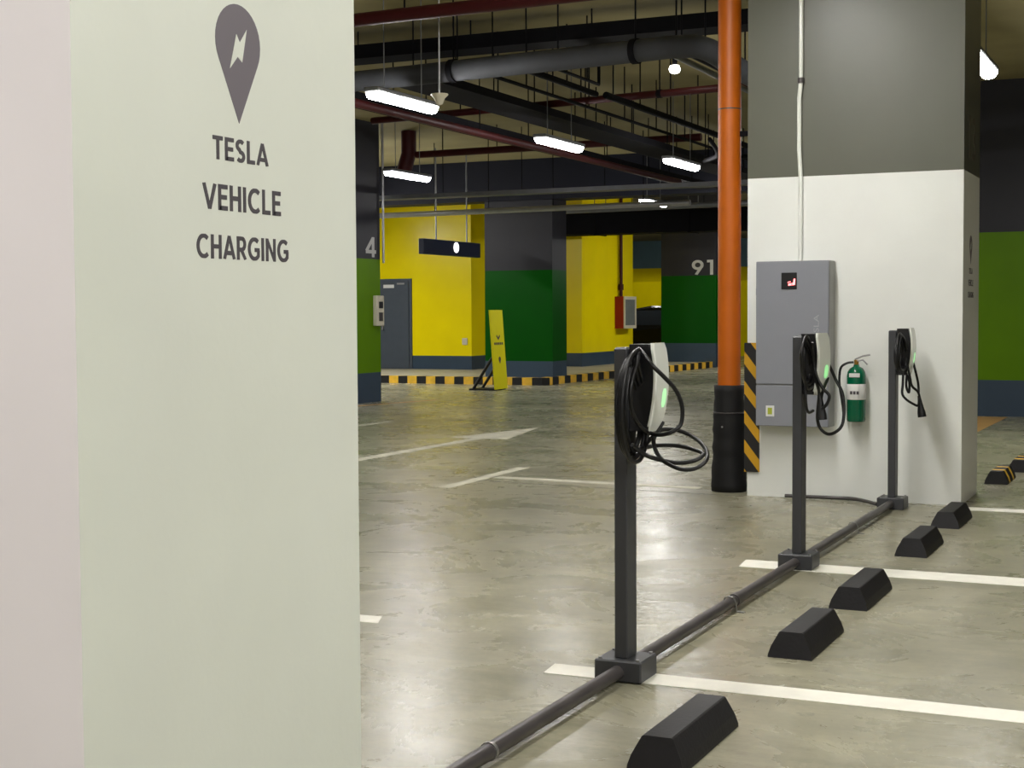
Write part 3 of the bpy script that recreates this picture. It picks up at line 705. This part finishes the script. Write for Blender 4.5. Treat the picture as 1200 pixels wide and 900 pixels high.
# dark car far behind, seen between the yellow wall and the 91 pillar
car = thing('car', 'dark car parked in the gap between the yellow wall and far pillar', 'car', (-16.2,45.5,0))
prof = [(-2.2,0.35),(-2.25,0.7),(-2.1,0.95),(-1.0,1.05),(-0.3,1.58),(0.3,1.68),(1.5,1.64),(2.1,1.10),(2.25,0.9),(2.2,0.35)]
b = MB(); rings = []
for y,k in ((-0.9,0.94),(-0.8,1.0),(0.8,1.0),(0.9,0.94)):
    rings.append([(x, y*(1 if z < 1.1 else 0.82), (z if z < 1.1 else 1.1+(z-1.1)*(1.0 if abs(y)<0.85 else 0.9))) for x,z in prof])
vs = sum(rings, []); n = len(prof); fs = []
for i in range(3):
    for k in range(n): fs.append((i*n+k,i*n+(k+1)%n,(i+1)*n+(k+1)%n,(i+1)*n+k))
fs += [tuple(range(n)), tuple(range(4*n-1,3*n-1,-1))]
b.add(vs, fs); b.build('car_body', M['car'], car)
for s_ in (-1,1):
    MB().add([(-0.85,s_*0.915,1.06),(1.9,s_*0.915,1.08),(1.4,s_*0.775,1.55),(-0.25,s_*0.775,1.52)],[(0,1,2,3)]).build('side_window', M['carglass'], car)
MB().add([(-1.03,-0.72,1.06),(-1.03,0.72,1.06),(-0.36,0.62,1.57),(-0.36,-0.62,1.57)],[(0,1,2,3)]).build('windscreen', M['carglass'], car)
for s_ in (-1,1):
    MB().bbox(-2.27,-2.18,s_*0.62-0.16,s_*0.62+0.16,0.72,0.86,0.02).build('headlamp', M['cream'], car)
    for x in (-1.4,1.4):
        w = MB().cyl((x,s_*0.92-0.1,0.34),(x,s_*0.92+0.1,0.34),0.34,20).build('wheel', M['tyre'], car)
        MB().cyl((x,s_*0.92+s_*0.09,0.34),(x,s_*0.92+s_*0.11,0.34),0.21,14).build('wheel_hub', M['alloy'], w)
    MB().bbox(-0.75,-0.55,s_*1.0-0.1,s_*1.0+0.1,1.02,1.16,0.02).build('wing_mirror', M['tray'], car)

# ------------------------------------------------------------------ ceiling lamps
GL = 'ceiling lamps of the garage'
def lamp(x, y, z, label, cool=False, L=1.24, dimmed=False):
    t = thing('ceiling_lamp', label, 'ceiling lamp', (x,y,z), GL)
    h = MB().bbox(-0.085,0.085,-L/2,L/2,0.03,0.075,0.01).build('housing', M['tray'], t)
    d = MB(); prof = [(-0.075,0.03),(-0.07,0.0),(-0.045,-0.03),(0.0,-0.038),(0.045,-0.03),(0.07,0.0),(0.075,0.03)]
    d.prism(prof,'y',-L/2+0.03,L/2-0.03).build('diffuser', M['coollamp'] if cool else (M['dimlamp'] if dimmed else M['lamp']), t)
    for yy in (-L*0.3,L*0.3): MB().cyl((0,yy,0.07),(0,yy,CZ-z-0.002),0.006,6).build('hanger_rod', M['tray'], t)
    return t
lamp(-7.09,12.80,3.5,'brightest long ceiling lamp, nearest of those in view')
lamp(-7.17,16.86,3.5,'ceiling lamp hanging in the middle of the dark ceiling', dimmed=True)
lamp(-6.62,19.90,3.5,'ceiling lamp hanging just left of the orange pipe', dimmed=True)
lamp(-10.82,19.65,3.5,'violet-white ceiling lamp above the yellow wall, farthest left', True)
lamp(-1.80,13.55,3.58,'ceiling lamp peeping out behind the big white pillar')
o_ = lamp(-9.4,26.6,3.5,'small distant ceiling lamp glinting above the far yellow wall')
NL = 'unseen ceiling lamp out of frame, placed to light the near side'
for x,y,z in ((-2.95,9.45,4.1),(-2.95,8.1,4.1),(-2.9,5.5,4.0),(2.6,5.2,3.5),(0.75,4.3,3.5),(0.75,0.6,3.5),(-7.1,5.4,3.5),(-2.7,-0.3,3.5),(-2.6,-3.5,3.5),(4.5,4.3,3.5),(0.75,-3.0,3.5)):  # first follows the post shadow, some continue rows, others added to brighten
    lamp(x,y,z,NL, dimmed=(x < -5))
NL2 = 'unseen ceiling lamp placed behind the close white pillar to light the far left'
for x,y in ((-15.2,24.6),(-16.4,26.4),(-17.2,24.4),(-18.4,25.4),(-14.9,20.3),(-18.2,28.2),(-10.9,12.6)): lamp(x,y,3.5,NL2, dimmed=(x > -12))  # mostly unseen extras added to brighten the yellow walls
NL3 = 'unseen ceiling lamp placed out of sight to light the far side'
for x,y in ((-9.6,36.4),(-9.4,34.4),(-2.6,17.0),(-3.4,27.5),(-16.5,45.0),(-24.0,54.0),(-14.0,55.0)): lamp(x,y,3.5 if y<40 else 4.1,NL3)  # mostly extras, added out of sight to brighten the far yellow and teal walls

# bare spot bulb
o = thing('spot_lamp', 'small round bare lamp under the dark ceiling pipes', 'spot lamp', (-5.44,16.1,4.2))
MB().lathe([(0.005,-0.07),(0.05,-0.055),(0.065,-0.02),(0.05,0.02)],(0,0,0),12).build('bulb', emat('bulb_glow',(1,0.97,0.9,1),8), o)
MB().cyl((0,0,0.02),(0,0,0.396),0.03,10).build('lamp_stem', M['darkpipe'], o)
# cone fitting
o = thing('pendant_cone', 'small pale cone fitting on a thin rod beside the brightest lamp', 'cone fitting', (-6.25,11.95,3.38))
MB().lathe([(0.012,-0.06),(0.03,-0.05),(0.05,0.0),(0.08,0.03),(0.078,0.04)],(0,0,0),16).build('cone', M['cream'], o)
MB().cyl((0,0,0.035),(0,0,CZ-3.382),0.008,8).build('hanger_rod', M['steel'], o)

# ------------------------------------------------------------------ ceiling services
def pipe(name, pts, r, m, label, cat='pipe', rods=(), smooth=0, n=12, bands=()):
    t = thing(name, label, cat, pts[0])
    o = Vector(pts[0]); P = [Vector(p)-o for p in pts]
    if smooth: P = smooth_path(P, smooth)
    MB().tube(P, r, n).build('pipe_run', m, t)
    a, b_ = Vector(pts[0])-o, Vector(pts[1 if len(pts) < 3 else -1])-o
    L = [Vector(p)-o for p in pts]
    def at(u):
        k = min(int(u*(len(L)-1)), len(L)-2); f = u*(len(L)-1)-k; return L[k].lerp(L[k+1], f)
    for u in rods:
        p = at(u)
        MB().cyl((p.x,p.y,p.z+r*0.9),(p.x,p.y,CZ-o.z-0.002),0.009,6).build('hanger_rod', M['darkpipe'], t)
    for u in bands:
        p = at(u); q = at(min(1,u+0.004)); dd = (q-p).normalized()*0.03
        MB().cyl(p-dd, p+dd, r*1.12, n).build('clamp_ring', M['darkpipe'], t)
    return t
def trunk(name, x0,x1,y0,y1,z0,z1,m,label,cat='cable tray',rods=()):
    cx,cy = (x0+x1)/2,(y0+y1)/2
    t = thing(name, label, cat, (cx,cy,z0))
    b = MB(); th = 0.006; hx,hy,h = (x1-x0)/2,(y1-y0)/2,z1-z0
    b.box(-hx,hx,-hy,hy,0,th)
    if hx > hy: b.box(-hx,hx,-hy,-hy+th,th,h).box(-hx,hx,hy-th,hy,th,h)
    else: b.box(-hx,-hx+th,-hy,hy,th,h).box(hx-th,hx,-hy,hy,th,h)
    b.build('tray_channel', m, t)
    for (px,py) in rods: MB().cyl((px-cx,py-cy,h*0.5),(px-cx,py-cy,CZ-z0-0.002),0.009,6).build('hanger_rod', M['darkpipe'], t)
    return t
R3 = (0.1,0.3,0.5,0.7,0.9)
pipe('lagged_pipe', [(-12.5,13.85,3.86),(-8.0,13.45,3.86),(-5.0,13.10,3.86),(-4.35,13.03,3.86),(-4.12,13.15,3.83),(-3.98,13.6,3.72),(-3.95,14.4,3.70),(-3.95,26,3.70)], 0.105, M['lagging'],
     'thick grey lagged pipe crossing the ceiling and bending by the orange pipe', 'pipe', (0.08,0.2,0.33,0.42), 6, 16, (0.2,0.33))
trunk('cable_tray', -14,-3.2,14.35,14.75,4.27,4.42, M['darkpipe'], 'dark cable tray just above the lagged pipe', 'cable tray', [(x,14.5) for x in (-12,-10,-8.6,-7.2,-5.8,-4.4)])
pipe('sprinkler_main', [(-12,11.75,4.05),(-3.3,11.35,4.05)], 0.06, M['redpipe'], 'dark red pipe crossing the ceiling nearest the camera', 'pipe', (0.3,0.45,0.55,0.65,0.75,0.9))
pipe('sprinkler_main', [(-10.0,17.21,4.0),(-3.0,16.23,4.0)], 0.045, M['redpipe'], 'dark red pipe crossing above the middle ceiling lamps', 'pipe', (0.2,0.45,0.6,0.62,0.8), 0, 12, (0.6,))
pipe('sprinkler_main', [(-8.2,9.0,3.69),(-8.2,24.5,3.69)], 0.05, M['redpipe'], 'red pipe running away above the brightest lamp', 'pipe', R3)
pipe('sprinkler_main', [(-12.27,22.6,4.17),(-7.2,22.6,4.20)], 0.06, M['redpipe'], 'dark red pipe crossing high above the violet-white lamp', 'pipe', R3)
pipe('riser_pipe', [(-12.42,22.6,4.58),(-12.42,22.6,4.2),(-12.55,22.65,3.9)], 0.13, M['redpipe'], 'thick dark red stub pipe beside the pillar with numeral 4', 'pipe')
pipe('branch_pipe', [(-6.35,13.85,3.95),(-6.35,16.0,3.95)], 0.035, M['darkpipe'], 'dark pipe running away, second right of the brightest lamp', 'pipe', (0.1,0.6,0.9))
pipe('branch_pipe', [(-5.98,13.75,3.92),(-5.98,15.15,3.92),(-5.98,15.16,4.58)], 0.018, M['darkpipe'], 'thin dark sprinkler branch turning up at its end', 'pipe', (0.1,0.38))
pipe('branch_pipe', [(-6.78,13.8,3.93),(-6.78,26.0,3.93)], 0.02, M['darkpipe'], 'thin dark pipe beside the cable trays over the lamp row', 'pipe', (0.03,0.1,0.16,0.25,0.35,0.45,0.55,0.7,0.85))
pipe('branch_pipe', [(-4.42,13.5,3.9),(-4.42,26.0,3.9)], 0.05, M['darkpipe'], 'dark pipe running away under the lagged pipe bend', 'pipe', (0.04,0.15,0.3,0.5,0.8))
pipe('branch_pipe', [(-4.66,13.5,3.92),(-4.66,26.0,3.92)], 0.03, M['tray'], 'grey pipe running away beside the dark pipe near the bend', 'pipe', (0.04,0.15,0.3,0.5,0.8))
pipe('branch_pipe', [(-6.15,15.8,3.9),(-6.15,27.0,3.9)], 0.04, M['darkpipe'], 'dark pipe running away over the lamp near the orange pipe', 'pipe', (0.02,0.1,0.2,0.3,0.45,0.6,0.8))
trunk('cable_tray', -7.75,-7.2,13.75,27.2,3.84,3.93, M['darkpipe'], 'wide dark cable tray running above the brightest lamp row', 'cable tray', [(x,y) for y in (14.2,15.2,16.2,17.8,19.5,21,23,25) for x in (-7.74,-7.21)])
trunk('cable_tray', -8.75,-8.35,13.9,27.2,3.78,3.86, M['darkpipe'], 'narrow dark cable tray left of the wide one', 'cable tray', [(-8.55,y) for y in (15.2,16,19,22,25)])
pipe('drain_branch', [(-6.0,19.2,3.75),(-6.1,19.9,3.62),(-6.5,20.6,3.62),(-6.7,21.5,3.72),(-6.4,22.5,3.86)], 0.03, M['darkpipe'], 'sagging dark flexible pipe above the lamp near the orange pipe', 'pipe', (0.5,), 5)
trunk('cable_tray', -16,-6.0,22.9,23.2,3.46,3.53, M['tray'], 'grey cable tray crossing before the far beam', 'cable tray', [(x,23.05) for x in (-13.2,-12,-10.5,-9,-7.5)])
pipe('cross_pipe', [(-16.5,24.5,3.29),(-8.0,24.5,3.33)], 0.05, M['steel'], 'pale pipe crossing before the top of the yellow wall', 'pipe', (0.2,0.42,0.55,0.7,0.9))
pipe('cross_pipe', [(-13.5,30.0,3.66),(-5.5,30.0,3.72)], 0.06, M['tray'], 'grey pipe crossing beyond the green pillar', 'pipe', (0.1,0.3,0.5,0.7,0.9))
dct = thing('air_duct', 'wide black air duct crossing above the far yellow wall', 'duct', (-9.5,33.0,3.30))
MB().bbox(-5.2,5.2,-0.35,0.35,0.0,0.52,0.015).build('duct_body', M['darkpipe'], dct)
for x in (-3.5,-1.2,1.1,3.4):
    MB().box(x-0.02,x+0.02,-0.37,0.37,-0.02,0.54).build('duct_flange', M['darkpipe'], dct)
    for yy in (-0.36,0.36): MB().cyl((x,yy,0.54),(x,yy,CZ-3.302),0.01,6).build('hanger_rod', M['tray'], dct)
o = thing('drop_conduit', 'pale vertical conduit on the corner of the pillar with numeral 4', 'conduit', (-12.40,21.66,2.3))
MB().cyl((0,0,0),(0,0,2.298),0.02,8).build('conduit_run', M['steel'], o)
